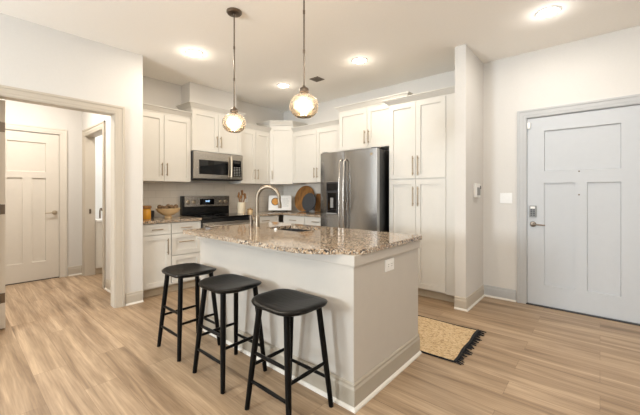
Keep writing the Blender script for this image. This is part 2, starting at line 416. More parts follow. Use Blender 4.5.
# hall end door (faces +X)
hd = panel_slab(bm_(), .680, 2.12, .04, craftsman(.68, 2.12, .115, .53, .325, (.26, 1.47, 1.56, 1.985)), .015)
d2 = struct('door_2', hd, 'hdoor'); d2.location = (-6.132, .396, .012); d2.rotation_euler = (0, 0, PI/2)
lever(d2, .63, .965, -1)
obj('threshold', boxes((-.005, .685, 0.002, .06, -.012, -.001)), 'slot', d2)
# open door leaf swung into the hall, hinge edge to the room
d3 = struct('door_3', panel_slab(bm_(), .80, 2.11, .036, craftsman(.8, 2.1, .12, .68, .4, (.24, 1.4, 1.52, 1.98)), .008), 'hdoor')
d3.location = (-4.965, .303, .015)
for z in (.28, 1.10, 1.86):
    b = boxes((.8, .803, .002, .034, z-.045, z+.045)); tube(b, [(.808, -.002, z-.048), (.808, -.002, z+.048)], .006, 8)
    obj('hinge', b, 'nickel', d3)
# strike plate on the bath door jamb
obj('strike_plate', boxes((.001, .004, .045, .07, .95, 1.02)), 'nickel', bpy.data.objects['trim_3'])

# backsplash
struct('wall_backsplash_left', boxes((KX, KX+.008, 1.482, BW, .93, 1.425)), 'ty')
struct('wall_backsplash_back', boxes((KX+.008, -3.0, BW-.008, BW, .93, 1.47)), 'tx')

# ================================================================== cabinets
def pull(parent, x, z, L=.17, vert=True, m='pull', y0=-.022):
    b = bm_(); y = y0-.028
    if vert:
        tube(b, [(x, y, z-L/2), (x, y, z+L/2)], .0055, 10)
        for s in (-1, 1): tube(b, [(x, y0+.001, z+s*L*.38), (x, y, z+s*L*.38)], .0045, 8)
    else:
        tube(b, [(x-L/2, y, z), (x+L/2, y, z)], .0055, 10)
        for s in (-1, 1): tube(b, [(x+s*L*.38, y0+.001, z), (x+s*L*.38, y, z)], .0045, 8)
    return obj('handle', b, m, parent, True)
def shaker(parent, name, x0, x1, z0, z1, handle=None, rail=.058, m='cab', L=.17):
    w, h = x1-x0, z1-z0
    b = panel_slab(bm_(), w, h, .02, [(rail, w-rail, rail, h-rail)], .012) if min(w, h) > .16 and name == 'door' or h > .2 else panel_slab(bm_(), w, h, .02, [(.03, w-.03, .03, h-.03)], .006)
    o = obj(name, b, m, parent); o.location = (x0, -.022, z0)
    if handle:
        hx, hz, v = handle; pull(o, hx-x0, hz-z0, L, v, y0=0)
    return o
def crown(parent, w, d, z, left=True, right=True, m='cab', y0=0, out=.06, hh=.075, dl=None):
    """crown moulding: mitred profile around front and free sides"""
    prof = [(0.0, 0), (.006, 0), (.006, .012), (.014, .018), (out*.72, hh-.018), (out*.72, hh-.012), (out, hh-.01), (out, hh), (0, hh)]
    b = bm_(); rows = []
    for o, zz in prof:
        xl = -o if left else 0; xr = w+o if right else w
        rows.append([b.verts.new(p) for p in ((xl, d if dl is None else dl, z+zz), (xl, y0-o, z+zz), (xr, y0-o, z+zz), (xr, d, z+zz))])
    for a, c in zip(rows, rows[1:]):
        for k in range(3): b.faces.new((a[k], a[k+1], c[k+1], c[k]))
    b.faces.new(rows[0]); b.faces.new(rows[-1][::-1])
    b.faces.new([r[0] for r in rows]); b.faces.new([r[3] for r in rows][::-1])
    return obj('crown_moulding', b, m, parent)
R90 = PI/2
G = .003
def wall_cab(label, loc, rz, w, d, h, split, handles, crown_kw, doors=None, L=.17, crown_w=None):
    t = thing('wall_cabinet', label, 'cabinet', loc, rz)
    obj('body', boxes((0, w, 0, d, 0, h)), 'cab', t)
    edges = [0]+split+[w]
    for i in range(len(edges)-1):
        a, c = edges[i]+G, edges[i+1]-G
        hx = c-.03 if handles[i] == 'r' else a+.03
        shaker(t, 'door', a, c, .004, h-.035, (hx, .16, True), L=L)
    if crown_kw is not None: crown(t, crown_w or w, d, h-.012, y0=-.002, **crown_kw)
    return t
# uppers on the range wall: local x -> +Y
UF = -4.402; UD = UF-KX-.001
wall_cab('white two-door wall cabinet left of the microwave', (UF, 1.484, 1.42), R90, .762, UD, .92, [.39], 'rl', dict(left=False, right=False))
wall_cab('short tall-set white wall cabinet directly above the microwave', (UF+.03, 2.248, 1.87), R90, .828, UD+.03, .615, [.414], 'rl', dict(left=True, right=True))
wall_cab('white two-door wall cabinet between the microwave and the corner cabinet', (UF, 3.078, 1.42), R90, .625, UD, .92, [.31], 'rl', dict(left=False, right=False))
# corner diagonal upper
t = thing('corner_wall_cabinet', 'tall white diagonal single-door wall cabinet in the kitchen corner', 'cabinet', (0, 0, 1.42))
a, c = Vector((-4.40, 3.706)), Vector((-4.108, 3.998))
obj('body', prism(bm_(), [(KX+.001, 3.706), (-4.40, 3.706), (-4.108, 3.998), (-4.108, BW-.001), (KX+.001, BW-.001)], 0, 1.06), 'cab', t)
dl = (c-a).length
dr = shaker(t, 'door', 0, dl-.02, 0, 1.005, None); off = Vector((.707, -.707))*.022
dr.location = (a.x+off.x+.007, a.y+off.y+.007, .004); dr.rotation_euler = (0, 0, PI/4)
pull(dr, .035, .16, .15, y0=0)
# crown follows the diagonal
b = bm_(); rows = []
for o, zz in [(0, 0), (.006, 0), (.006, .012), (.014, .018), (.036, .052), (.036, .058), (.05, .06), (.05, .07), (0, .07)]:
    z = 1.045+zz; q = o*.4142; o2 = o+.02
    pts = [(KX+.001, 3.706-o), (-4.40+q, 3.706-o), (-4.40+o*.9+.014, 3.706-o*.5-.014), (-4.108+o*.5+.014, 3.998-o*.9-.014), (-4.108+o, 3.998-q), (-4.108+o, BW-.001)]
    rows.append([b.verts.new((x, y, z)) for x, y in pts])
for r0, r1 in zip(rows, rows[1:]):
    for k in range(5): b.faces.new((r0[k], r0[k+1], r1[k+1], r1[k]))
b.faces.new(rows[-1][::-1]); b.faces.new(rows[0])
obj('crown_moulding', b, 'cab', t)
# uppers on the fridge wall
wall_cab('white two-door wall cabinet between the corner cabinet and the refrigerator', (-4.106, 4.0, 1.44), 0, 1.065, BW-4.001, .905, [.565], 'rl', dict(left=False, right=False))
wall_cab('short white two-door cabinet above the refrigerator', (-2.99, 3.9, 1.90), 0, .912, BW-3.901, .60, [.50], 'rl', dict(left=True, right=True), L=.19, crown_w=1.09)
# pantry
t = thing('pantry_cabinet', 'tall white four-door pantry cabinet right of the refrigerator', 'cabinet', (-2.075, 3.762, 0))
PW = .861
obj('body', boxes((0, PW, 0, BW-3.763, .10, 2.405)), 'cab', t)
obj('toe_kick', boxes((0, PW, .06, BW-3.763, 0, .10)), 'toe', t)
obj('filler_strip', boxes((.738, PW, -.014, 0, .10, 2.40)), 'cab', t)
for (x0, x1, s) in ((.012, .372, 'r'), (.376, .736, 'l')):
    hx = x1-.03 if s == 'r' else x0+.03
    shaker(t, 'door', x0, x1, 1.445, 2.385, (hx, 1.60, True), L=.24)
    shaker(t, 'door', x0, x1, .115, 1.43, (hx, 1.225, True), L=.24)
crown(t, PW, BW-3.763, 2.39, left=True, right=False, y0=-.002, out=.07, hh=.075, dl=.11)
# base cabinets, range wall
BF = -4.102; BD = BF-KX-.001
def base_cab(label, loc, rz, w, d, fronts, h=.895):
    t = thing('base_cabinet', label, 'cabinet', loc, rz)
    obj('body', boxes((0, w, 0, d, .10, h)), 'cab', t); obj('toe_kick', boxes((0, w, .055, d, 0, .10)), 'toe', t)
    for n, x0, x1, z0, z1, hd, L in fronts: shaker(t, n, x0, x1, z0, z1, hd, L=L)
    return t
base_cab('white base cabinet with one drawer over a door, left of the drawer stack', (BF, 1.484, 0), R90, .35, BD,
         [('drawer', .008, .345, .755, .888, (.175, .82, False), .13), ('door', .008, .345, .118, .748, (.30, .60, True), .2)])
base_cab('white three-drawer base cabinet beside the range', (BF, 1.835, 0), R90, .40, BD,
         [('drawer', .004, .395, .755, .888, (.185, .82, False), .15), ('drawer', .004, .395, .475, .748, (.185, .64, False), .2), ('drawer', .004, .395, .118, .468, (.185, .34, False), .2)])
base_cab('white base cabinet right of the range under the utensil crock', (BF, 3.032, 0), R90, .608, BD,
         [('drawer', .004, .60, .755, .888, (.30, .82, False), .15), ('door', .004, .30, .118, .748, (.26, .6, True), .17), ('door', .305, .60, .118, .748, (.37, .6, True), .17)])
base_cab('white base cabinet run between the corner and the refrigerator', (-4.05, 3.732, 0), 0, 1.0, BW-3.733,
         [('drawer', .004, .49, .755, .888, (.25, .82, False), .15), ('drawer', .5, .995, .755, .888, (.75, .82, False), .15),
          ('door', .004, .49, .118, .748, (.45, .6, True), .17), ('door', .5, .995, .118, .748, (.54, .6, True), .17)])
# countertops
tag(obj('countertop', prism(bm_(), [(KX+.009, 1.482), (-4.055, 1.482), (-4.055, 2.236), (KX+.009, 2.236)], .895, .93, .004), 'granite'), 'short granite countertop on the drawer stack left of the range', 'countertop')
tag(obj('countertop', prism(bm_(), [(KX+.009, 3.032), (-4.055, 3.032), (-4.055, 3.685), (-3.05, 3.685), (-3.05, BW-.009), (KX+.009, BW-.009)], .895, .93, .004), 'granite'), 'L-shaped granite countertop running round the corner to the refrigerator', 'countertop')

# ================================================================== range
t = thing('range_oven', 'stainless steel and black electric range under the microwave', 'oven', (-4.07, 2.238, 0), R90)
W = .79; D = -4.07-KX-.02
obj('body', boxes((0, W, .01, D, .08, .905)), 'dgrey', t)
obj('cooktop', boxes((-.0, W, -.03, D-.08, .905, .935), bev=.006), 'bglass', t)
for x, y, r in ((.2, .16, .1), (.56, .16, .075), (.2, .4, .075), (.56, .4, .1)):
    obj('burner_ring', lathe(bm_(), [(r-.004, .9352), (r, .936), (r+.002, .9352)], 32, Matrix.Translation((x, y, 0))), 'dgrey', t)
dr = obj('oven_door', boxes((.01, W-.01, -.035, .01, .27, .86), bev=.006), 'steel', t)
obj('window', boxes((.12, W-.12, -.038, -.034, .40, .70)), 'bglass', dr)
b = tube(bm_(), [(.06, -.085, .81), (W-.06, -.085, .81)], .012, 12)
for x in (.09, W-.09): tube(b, [(x, -.03, .81), (x, -.085, .81)], .009, 8)
obj('handle', b, 'steel', dr, True)
obj('trim_strip', boxes((0, W, -.034, .01, .862, .905), bev=.004), 'black', t)
obj('drawer', boxes((.01, W-.01, -.03, .01, .09, .255), bev=.005), 'steel', t)
bg_ = obj('backguard', boxes((0, W, D-.08, D, .935, 1.222), bev=.012), 'black', t)
obj('control_panel', boxes((.03, W-.004, D-.088, D-.078, 1.06, 1.216), bev=.003), 'steel', bg_)
dp = obj('display', boxes((.27, .51, D-.091, D-.087, 1.085, 1.175)), 'bglass', bg_)
# clock digits 12:00
segs = {'1': 'bc', '2': 'abged', '0': 'abcdef'}
def seven(b, ch, x, z, s, y):
    q = {'a': (0, 2, 1, 2), 'b': (1, 1, 1, 2), 'c': (1, 0, 1, 1), 'd': (0, 0, 1, 0), 'e': (0, 0, 0, 1), 'f': (0, 1, 0, 2), 'g': (0, 1, 1, 1)}
    for k in segs[ch]:
        x0, z0, x1, z1 = q[k]; box(b, x+x0*s-.0012, x+x1*s+.0012, y-.0006, y, z+z0*s-.0012, z+z1*s+.0012)
b = bm_()
for i, ch in enumerate('1200'): seven(b, ch, .355+i*.019+(.006 if i > 1 else 0), 1.13, .010, D-.091)
box(b, .3915, .3935, D-.0918, D-.091, 1.135, 1.137); box(b, .3915, .3935, D-.0918, D-.091, 1.144, 1.146)
obj('clock', b, 'clock', dp)
for x in (.085, .175, .63, .715):
    obj('knob', lathe(bm_(), [(0, 0), (.028, 0), (.027, .008), (.02, .012), (.018, .028), (0, .029)], 24, Matrix.Translation((x, D-.088, 1.128)) @ Matrix.Rotation(PI/2, 4, 'X')), 'steelb', bg_, True)

# ================================================================== microwave
t = thing('microwave', 'stainless steel over-the-range microwave under the short wall cabinet', 'microwave', (-4.33, 2.252, 1.462), R90)
W = .82; D = -4.33-KX-.001; h = .403
obj('body', boxes((0, W, 0, D, 0, h), bev=.004), 'dgrey', t)
dr = obj('door', boxes((.0, .60, -.028, 0, .012, h-.005), bev=.006), 'steel', t)
obj('window', boxes((.075, .55, -.031, -.027, .075, h-.12), bev=.002), 'bglass', dr)
b = tube(bm_(), [(.585, -.062, .045), (.585, -.070, .16), (.585, -.070, .27), (.585, -.062, h-.04)], .013, 12)
for z in (.055, h-.05): tube(b, [(.585, -.02, z), (.585, -.062, z)], .009, 8)
obj('handle', b, 'steelb', dr, True)
cp = obj('control_panel', boxes((.604, W, -.026, 0, .012, h-.005), bev=.006), 'steel', t)
kp = obj('keypad', boxes((.635, W-.035, -.029, -.025, .06, h-.09), bev=.002), 'bglass', cp)
b = bm_()
for r in range(6):
    for q in range(3): box(b, .648+q*.045, .678+q*.045, -.0302, -.029, .075+r*.024, .087+r*.024)
obj('key', b, 'greyplastic', kp)
obj('display', boxes((.66, .77, -.0302, -.029, .262, .292)), 'slot', kp)
obj('vent_strip', boxes((.03, W-.03, .05, D-.05, -.004, 0)), 'slot', t)

# ================================================================== refrigerator
t = thing('refrigerator', 'side-by-side stainless refrigerator with black sides and water dispenser', 'refrigerator', (-3.045, 3.50, 0))
W = .94
obj('body', boxes((.006, W-.006, .075, .77, .02, 1.825), bev=.004), 'black', t)
def fdoor(x0, x1, hx):
    d = bm_(); n = 10; pts = []
    for i in range(n+1):
        u = i/n; pts.append((x0+(x1-x0)*u, -.012*math.sin(PI*u)**.6+.012))
    pts = pts+[(x1, .072), (x0, .072)]
    prism(d, pts, .11, 1.835, .004)
    o = obj('door', d, 'steelv', t, True)
    hb = tube(bm_(), [(hx, 0, .63), (hx, -.045, .66), (hx, -.058, .9), (hx, -.062, 1.17), (hx, -.058, 1.45), (hx, -.045, 1.69), (hx, 0, 1.72)], .0115, 12)
    obj('handle', hb, 'steel', o, True); return o
f1 = fdoor(0.002, .422, .392); f2 = fdoor(.428, W-.002, .462)
dsp = obj('water_dispenser', boxes((.125, .335, -.006, .02, .97, 1.42), bev=.005), 'dgrey', f1)
obj('recess', boxes((.152, .308, -.0085, -.005, .99, 1.27), bev=.003), 'bglass', dsp)
obj('control_panel', boxes((.14, .32, -.0085, -.005, 1.30, 1.40), bev=.003), 'black', dsp)
obj('paddle', boxes((.205, .255, -.016, -.007, 1.06, 1.2), bev=.003), 'greyplastic', dsp)
obj('drip_tray', boxes((.142, .318, -.03, 0, .975, .99), bev=.003), 'greyplastic', dsp)
obj('badge', lathe(bm_(), [(0, 0), (.018, 0), (.017, .002), (0, .0025)], 24, Matrix.Translation((.86, .002, 1.76)) @ Matrix.Rotation(PI/2, 4, 'X')), 'steelb', f2, True)
obj('base_grille', boxes((.01, W-.01, .05, .10, .02, .105)), 'slot', t)
for x in (.06, W-.06):
    obj('hinge_cover', boxes((x-.04, x+.04, .03, .12, 1.825, 1.85), bev=.006), 'dgrey', t)
for x in (.08, W-.08):
    for y in (.12, .68): obj('foot', lathe(bm_(), [(0, 0), (.02, 0), (.02, .02), (0, .021)], 12, Matrix.Translation((x, y, 0))), 'slot', t)

# ================================================================== island
IX0, IX1, IY0, IY1 = -2.85, -1.09, 1.555, 2.44
t = thing('kitchen_island', 'light grey painted kitchen island cabinet under the granite top', 'kitchen island', (0, 0, 0))
b = bm_(); box(b, IX0, IX1, IY0, IY0+.03, 0, .8985); box(b, IX0, IX0+.03, IY0+.03, IY1, 0, .8985); box(b, IX1-.03, IX1, IY0+.03, IY1, 0, .8985)
box(b, IX0+.03, IX1-.03, IY1-.05, IY1-.02, .1, .8985); box(b, IX0+.03, IX1-.03, IY1-.1, IY1-.07, 0, .1)
obj('body', b, 'island', t)
def around(pr, m, name, z0=0):
    b = bm_(); rows = []
    for o, z in pr:
        rows.append([b.verts.new(p) for p in ((IX0-o, IY1, z0+z), (IX0-o, IY0-o, z0+z), (IX1+o, IY0-o, z0+z), (IX1+o, IY1+min(o, .002), z0+z))])
    k = len(pr)
    for i in range(k):
        a, c = rows[i], rows[(i+1) % k]
        for j in range(3): b.faces.new((a[j], a[j+1], c[j+1], c[j]))
    b.faces.new([r[0] for r in rows]); b.faces.new([r[3] for r in rows][::-1])
    return obj(name, b, m, t)
around([(0, .83), (.012, .832), (.014, .84), (.014, .8985), (0, .8985)], 'island', 'apron')
around([(0, 0), (.015, 0), (.015, .115), (.009, .128), (.009, .142), (.003, .15), (0, .15)], 'ibase', 'baseboard')
around([(.015, 0), (.03, 0), (.029, .009), (.023, .016), (.015, .02)], 'shoe', 'shoe_moulding')
for i in range(4):
    x0 = IX0+.04+i*.42; shd = shaker(t, 'door', 0, .41, .12, .74, (.37, .6, True), m='island'); shd.rotation_euler = (0, 0, PI); shd.location = (x0+.41, IY1+.004, .12)
    shd = shaker(t, 'drawer', 0, .41, .75, .88, (.2, .82, False), m='island', L=.13); shd.rotation_euler = (0, 0, PI); shd.location = (x0+.41, IY1+.004, .75)
# granite top with the near right corner swept off in a curve, sink cut-out
def arc(cx, cy, r, a0, a1, n=6): return [(cx+r*math.cos(a0+(a1-a0)*i/n), cy+r*math.sin(a0+(a1-a0)*i/n)) for i in range(n+1)]
out = arc(-2.82, 1.435, .06, PI, 1.5*PI)+[(-1.52, 1.375), (-1.42, 1.382), (-1.33, 1.41), (-1.24, 1.468), (-1.16, 1.535), (-1.115, 1.565), (-1.078, 1.595), (-1.062, 1.63)]
out += arc(-1.09, 2.44, .03, 0, PI/2, 4)+arc(-2.86, 2.46, .02, PI/2, PI, 3)
SK = (-2.44, -1.95, 1.98, 2.33)
tb = bmesh.new()
vo = [tb.verts.new((x, y, .93)) for x, y in out]
inn = arc(SK[1]-.05, SK[2]+.05, .05, -PI/2, 0, 4)+arc(SK[1]-.05, SK[3]-.05, .05, 0, PI/2, 4)+arc(SK[0]+.05, SK[3]-.05, .05, PI/2, PI, 4)+arc(SK[0]+.05, SK[2]+.05, .05, PI, 1.5*PI, 4)
vi = [tb.verts.new((x, y, .93)) for x, y in inn]
eo = [tb.edges.new((vo[i], vo[(i+1) % len(vo)])) for i in range(len(vo))]+[tb.edges.new((vi[i], vi[(i+1) % len(vi)])) for i in range(len(vi))]
bmesh.ops.triangle_fill(tb, use_beauty=True, use_dissolve=False, edges=eo)
fs = tb.faces[:]
for f in fs:
    if f.normal.z < 0: f.normal_flip()
r = bmesh.ops.extrude_face_region(tb, geom=fs)
for v in r['geom']:
    if isinstance(v, bmesh.types.BMVert): v.co.z = .899
tag(obj('island_countertop', tb, 'granite'), 'speckled granite countertop with a sink set on the kitchen island', 'countertop')
# sink
sk = thing('sink', 'dark undermount kitchen sink basin in the island countertop', 'sink', (0, 0, 0))
b = bm_(); rings = []
for o, z in ((.012, .8985), (-.002, .8985), (-.006, .72), (-.06, .70)):
    rr = [((SK[0]+SK[1])/2+(x-(SK[0]+SK[1])/2)*(1+o/.28), (SK[2]+SK[3])/2+(y-(SK[2]+SK[3])/2)*(1+o/.175)) for x, y in inn]
    rings.append([b.verts.new((x, y, z)) for x, y in rr])
for a, c in zip(rings, rings[1:]):
    for k in range(len(a)): b.faces.new((a[k], a[(k+1) % len(a)], c[(k+1) % len(a)], c[k]))
b.faces.new(rings[-1]); obj('basin', b, 'dgrey', sk, True)
obj('drain', lathe(bm_(), [(0, .7025), (.04, .7025), (.043, .701), (.043, .699)], 24, Matrix.Translation((-2.2, 2.16, 0))), 'nickel', sk, True)
# faucet
fx, fy = -2.445, 1.91
fc = thing('faucet', 'tall gooseneck nickel faucet behind the island sink', 'faucet', (fx, fy, .93))
obj('base', lathe(bm_(), [(0, 0), (.028, 0), (.028, .006), (.022, .012), (.023, .12), (.018, .13), (0, .132)], 24), 'faucet', fc, True)
pts = [(0, 0, .1), (0, 0, .285)]
for i in range(13):
    an = PI-PI*i/12*1.06; pts.append((.098+.098*math.cos(an), .10*(1-math.cos(PI*i/12*1.0))*.5*1.0, .29+.105*math.sin(an)))
obj('spout', tube(bm_(), pts, .0165, 14), 'faucet', fc, True)
p = Vector(pts[-1]); obj('spray_head', tube(bm_(), [p, p+Vector((.003, .004, -.04)), p+Vector((.004, .006, -.075))], [.0165, .018, .016], 14), 'faucet', fc, True)
obj('lever', tube(bm_(), [(0, 0, .07), (-.05, .0, .075), (-.075, 0, .12)], [.011, .009, .006], 10), 'faucet', fc, True)
sd = thing('soap_dispenser', 'small nickel soap pump left of the island faucet', 'soap dispenser', (-2.565, 1.93, .93))
obj('base', lathe(bm_(), [(0, 0), (.026, 0), (.026, .008), (.018, .014), (.018, .09), (.022, .094), (.022, .115), (0, .118)], 20), 'nickel', sd, True)
obj('nozzle', tube(bm_(), [(0, 0, .105), (.03, .03, .11), (.05, .05, .098)], .008, 8), 'nickel', sd, True)
sc = thing('sink_edge_highlight', 'small white dot standing in for a highlight on the island sink edge', 'cap', (-2.225, 1.945, .93))
obj('cap', lathe(bm_(), [(0, 0), (.014, 0), (.014, .012), (.009, .018), (0, .019)], 16), 'plastic', sc, True)  # white dot modelled in place of a highlight by the sink

# outlet plates and switches: local x width, front -y
def outlet(label, loc, rz, kind='outlet', w=.075, h=.118):
    t = thing('wall_outlet' if kind == 'outlet' else 'light_switch', label, kind, loc, rz)
    obj('cover_plate', boxes((-w/2, w/2, -.006, 0, -h/2, h/2), bev=.002), 'plastic', t)
    if kind == 'outlet' and w < h:
        for z in (.022, -.022):
            o = obj('socket', boxes((-.017, .017, -.009, -.005, z-.015, z+.015), bev=.002), 'plastic', t)
            obj('slot', boxes((-.008, -.005, -.0095, -.0085, z-.006, z+.006), (.005, .008, -.0095, -.0085, z-.006, z+.006)), 'slot', o)
    elif kind == 'outlet':
        for x in (.022, -.022):
            o = obj('socket', boxes((x-.015, x+.015, -.009, -.005, -.017, .017), bev=.002), 'plastic', t)
            obj('slot', boxes((x-.006, x+.006, -.0095, -.0085, -.008, -.005), (x-.006, x+.006, -.0095, -.0085, .005, .008)), 'slot', o)
    else:
        for x in (-.025, .025): obj('rocker', boxes((x-.016, x+.016, -.011, -.005, -.033, .033), bev=.003), 'plastic', t)
    return t
outlet('white power outlet on the right end panel of the island', (IX1+.0, 1.975, .775), R90, w=.118, h=.08)
outlet('white double rocker switch on the wall left of the entry door', (-.84, BW, 1.205), 0, 'light switch', .125, .12)
outlet('white outlet on the backsplash above the amber canister', (KX+.008, 1.70, 1.24), R90)
outlet('white outlet on the backsplash right of the utensil crock', (KX+.008, 3.43, 1.16), R90)
outlet('white outlet low on the hall wall between bathroom door and opening', (-4.62, 1.36, .36), 0)
# door intercom / thermostat on the wall end
t = thing('thermostat', 'white wall thermostat with grey display on the end wall beside the pantry', 'thermostat', (-1.09, 3.99, 1.30), R90)
obj('housing', boxes((-.075, .075, -.038, 0, -.085, .075), bev=.012), 'plastic', t)
obj('display', boxes((-.06, .06, -.041, -.036, -.06, .03), bev=.002), 'greyplastic', t)
obj('sensor_eye', boxes((.06, .078, -.044, -.012, .01, .05), bev=.004), 'dgrey', t)

# ================================================================== bar stools
def rrect(hx, hy, r, n=6):
    P = []
    for cx, cy, a in ((hx-r, hy-r, 0), (-hx+r, hy-r, PI/2), (-hx+r, -hy+r, PI), (hx-r, -hy+r, 1.5*PI)):
        P += arc(cx, cy, r, a, a+PI/2, n)
    return P
def make_stool(loc, label):
    t = thing('bar_stool', label, 'stool', loc, 0, 'black saddle-seat stools along the island')
    b = bmesh.new(); zt = .648; hx, hy = .214, .178
    base = rrect(1, 1, .62, 8)
    def prof(x):           # saddle height: low either side, raised ends
        u = x/hx; return -.020*math.cos(u*PI*.5)**1.2+.0 if abs(u) < 1 else 0
    rings = []
    base_pts = rrect(hx, hy, .13, 8)
    for s in (.0, .2, .4, .6, .78, .9, .97, 1.0):
        ring = []
        for x, y in base_pts:
            X, Y = x*s, y*s
            z = zt+prof(X)-(.010*max(0, (s-.9)/.1)**2)-.006*(1-(Y/hy)**2)*0
            ring.append(b.verts.new((X, Y, z)))
        rings.append(ring)
    for s, dz in ((1.004, -.012), (.985, -.021), (.86, -.034), (.6, -.044), (.0, -.046)):
        rings.append([b.verts.new((x*s, y*s, zt+prof(x*s)*.6+dz)) for x, y in base_pts])
    for a, c in zip(rings, rings[1:]):
        for k in range(len(a)): b.faces.new((a[k], a[(k+1) % len(a)], c[(k+1) % len(a)], c[k]))
    bmesh.ops.remove_doubles(b, verts=b.verts[:], dist=1e-5)
    obj('seat', b, 'stool', t, True)
    top = Vector((.114, .128, .612)); ft = Vector((.179, .171, 0))
    L = {}
    for sx in (-1, 1):
        for sy in (-1, 1):
            p0 = Vector((top.x*sx, top.y*sy, top.z)); p1 = Vector((ft.x*sx, ft.y*sy, .0)); L[sx, sy] = (p0, p1)
            obj('leg', tube(bm_(), [p0, p0.lerp(p1, .5), p1], [.018, .018, .0145], 12), 'stool', t, True)
    def at(k, z): p0, p1 = L[k]; return p0.lerp(p1, 1-z/p0.z)
    for a, c, z in (((-1, -1), (1, -1), .17), ((-1, -1), (1, -1), .335), ((-1, 1), (1, 1), .17), ((1, -1), (1, 1), .26), ((-1, -1), (-1, 1), .26)):
        obj('stretcher', tube(bm_(), [at(a, z), at(a, z).lerp(at(c, z), .5), at(c, z)], [.009, .0115, .009], 10), 'stool', t, True)
    return t
s0 = make_stool((-2.572, 1.305, 0), 'black wooden saddle stool at the island, farthest from the camera, nearest the range')
dup(s0, (-1.98, 1.305, 0), 0, 'black wooden saddle stool at the island, the middle one of the row')
dup(s0, (-1.383, 1.315, 0), 0, 'black wooden saddle stool nearest the camera at the right end of the row')

# ================================================================== lights
def can_light(x, y, pw, col):
    area('downlight', (x, y, H-.024), (0, 0, 0), .14, .14, pw*.95, col, None, 'DISK')
    l = bpy.data.lights.new('lens_glow', 'POINT'); l.energy = pw*.17; l.color = col; l.shadow_soft_size = .05
    o = bpy.data.objects.new('lens_glow', l); C.objects.link(o); o.location = (x, y, H-.06)
def make_can(loc, label):
    t = thing('recessed_light', label, 'ceiling light', loc, 0, 'recessed downlights in the kitchen ceiling')
    obj('trim_ring', lathe(bm_(), [(.098, 0), (.098, -.004), (.09, -.008), (.075, -.006), (.072, 0)], 40), 'plastic', t, True)
    obj('lens', lathe(bm_(), [(0, -.020), (.035, -.018), (.06, -.012), (.073, -.003), (.073, -.001)], 40), 'lens', t, True)
    return t
WARM = (1.0, .90, .77)
cans = [((-3.506, 1.84, H), 'lit recessed ceiling light left of the far pendant, near the hall wall', 14, WARM), ((-3.564, 3.268, H), 'lit recessed ceiling light near the kitchen corner between the two pendants', 7, WARM),
        ((-2.197, 3.255, H), 'lit recessed ceiling light in front of the refrigerator cabinets', 9, WARM), ((-.348, 3.479, H), 'lit recessed ceiling light in front of the entry door', 10, (1, .97, .93))]
c0 = None
for loc, lab, pw, col in cans:
    if c0 is None: c0 = make_can(loc, lab); t = c0
    else: t = dup(c0, loc, 0, lab)
for loc, lab, pw, col in cans:
    can_light(loc[0], loc[1], pw, col)
# cans added out of view as fill: living area, hall and bathroom
for x, y, pw, col in ((-2.4, -1.6, 18, WARM), (-.4, .6, 7, WARM), (1.2, 1.6, 26, (1, .93, .84)), (.8, -1.6, 14, (1, .97, .93))):
    dup(c0, (x, y, H), 0, 'unseen recessed light added to the living area ceiling as fill')
    can_light(x, y, pw, col)
dup(c0, (-5.1, .5, H), 0, 'unseen recessed light added to brighten the hall')
area('downlight', (-5.1, .5, H-.024), (0, 0, 0), .14, .14, 40, (1, .96, .9), None, 'DISK')  # added lamp that brightens the hall from out of view
dup(c0, (-5.7, 2.2, H), 0, 'unseen recessed light added to brighten the bathroom')
area('downlight', (-5.7, 2.2, H-.024), (0, 0, 0), .3, .3, 26, (1, .98, .95), None, 'DISK')  # added lamp to make the bathroom glimpse bright

def make_pendant(loc, label):
    t = thing('pendant_light', label, 'pendant light', loc, 0, 'glass globe pendants over the island')
    obj('canopy', lathe(bm_(), [(0, 0), (.066, 0), (.066, -.012), (.058, -.022), (.012, -.026), (.009, -.04), (0, -.041)], 36), 'nickel', t, True)
    obj('rod', tube(bm_(), [(0, 0, -.03), (0, 0, -.872)], .0055, 10), 'nickel', t, True)
    for z in (-.32, -.6): obj('rod_joint', tube(bm_(), [(0, 0, z-.012), (0, 0, z+.012)], .008, 10), 'nickel', t, True)
    obj('socket_cap', lathe(bm_(), [(0, -.84), (.010, -.842), (.014, -.852), (.030, -.862), (.034, -.868), (.034, -.89), (.028, -.892), (.020, -.895), (.02, -.925), (0, -.926)], 28), 'nickel', t, True)
    pr = []
    for i in range(17):
        an = math.radians(66)-math.radians(66+62)*i/16
        pr.append((.103*math.cos(an)**.85, -.988+.086*math.sin(an)))
    inner = [(r-.003, z) for r, z in reversed(pr)]
    obj('glass_shade', lathe(bm_(), pr+inner, 40), 'shade', t, True)
    bl = [(0, -.925), (.013, -.927), (.014, -.945), (.022, -.965), (.028, -.985), (.029, -1.0), (.022, -1.018), (.010, -1.027), (0, -1.029)]
    obj('bulb', lathe(bm_(), bl, 24, Matrix.Translation((0, 0, -.02))), 'bulb', t, True)
    return t
def pl(loc, pw):
    l = bpy.data.lights.new('pendant_glow', 'POINT'); l.energy = pw; l.color = (1, .85, .66); l.shadow_soft_size = .04
    o = bpy.data.objects.new('pendant_glow', l); C.objects.link(o); o.location = loc
p0 = make_pendant((-2.44, 1.65, H), 'lit amber glass globe pendant farther from the camera, its ceiling canopy in view')
dup(p0, (-1.585, 1.65, H), 0, 'lit amber glass globe pendant nearer the camera, hanging right of the other')
pl((-2.44, 1.65, H-1.075), 9); pl((-1.585, 1.65, H-1.075), 9)
v = thing('ceiling_vent', 'small square grey air vent in the ceiling beside the near pendant', 'vent', (-3.005, 3.391, H))
obj('frame', boxes((-.075, .075, -.075, -.06, -.008, 0), (-.075, .075, .06, .075, -.008, 0), (-.075, -.06, -.06, .06, -.008, 0), (.06, .075, -.06, .06, -.008, 0)), 'nickel', v)
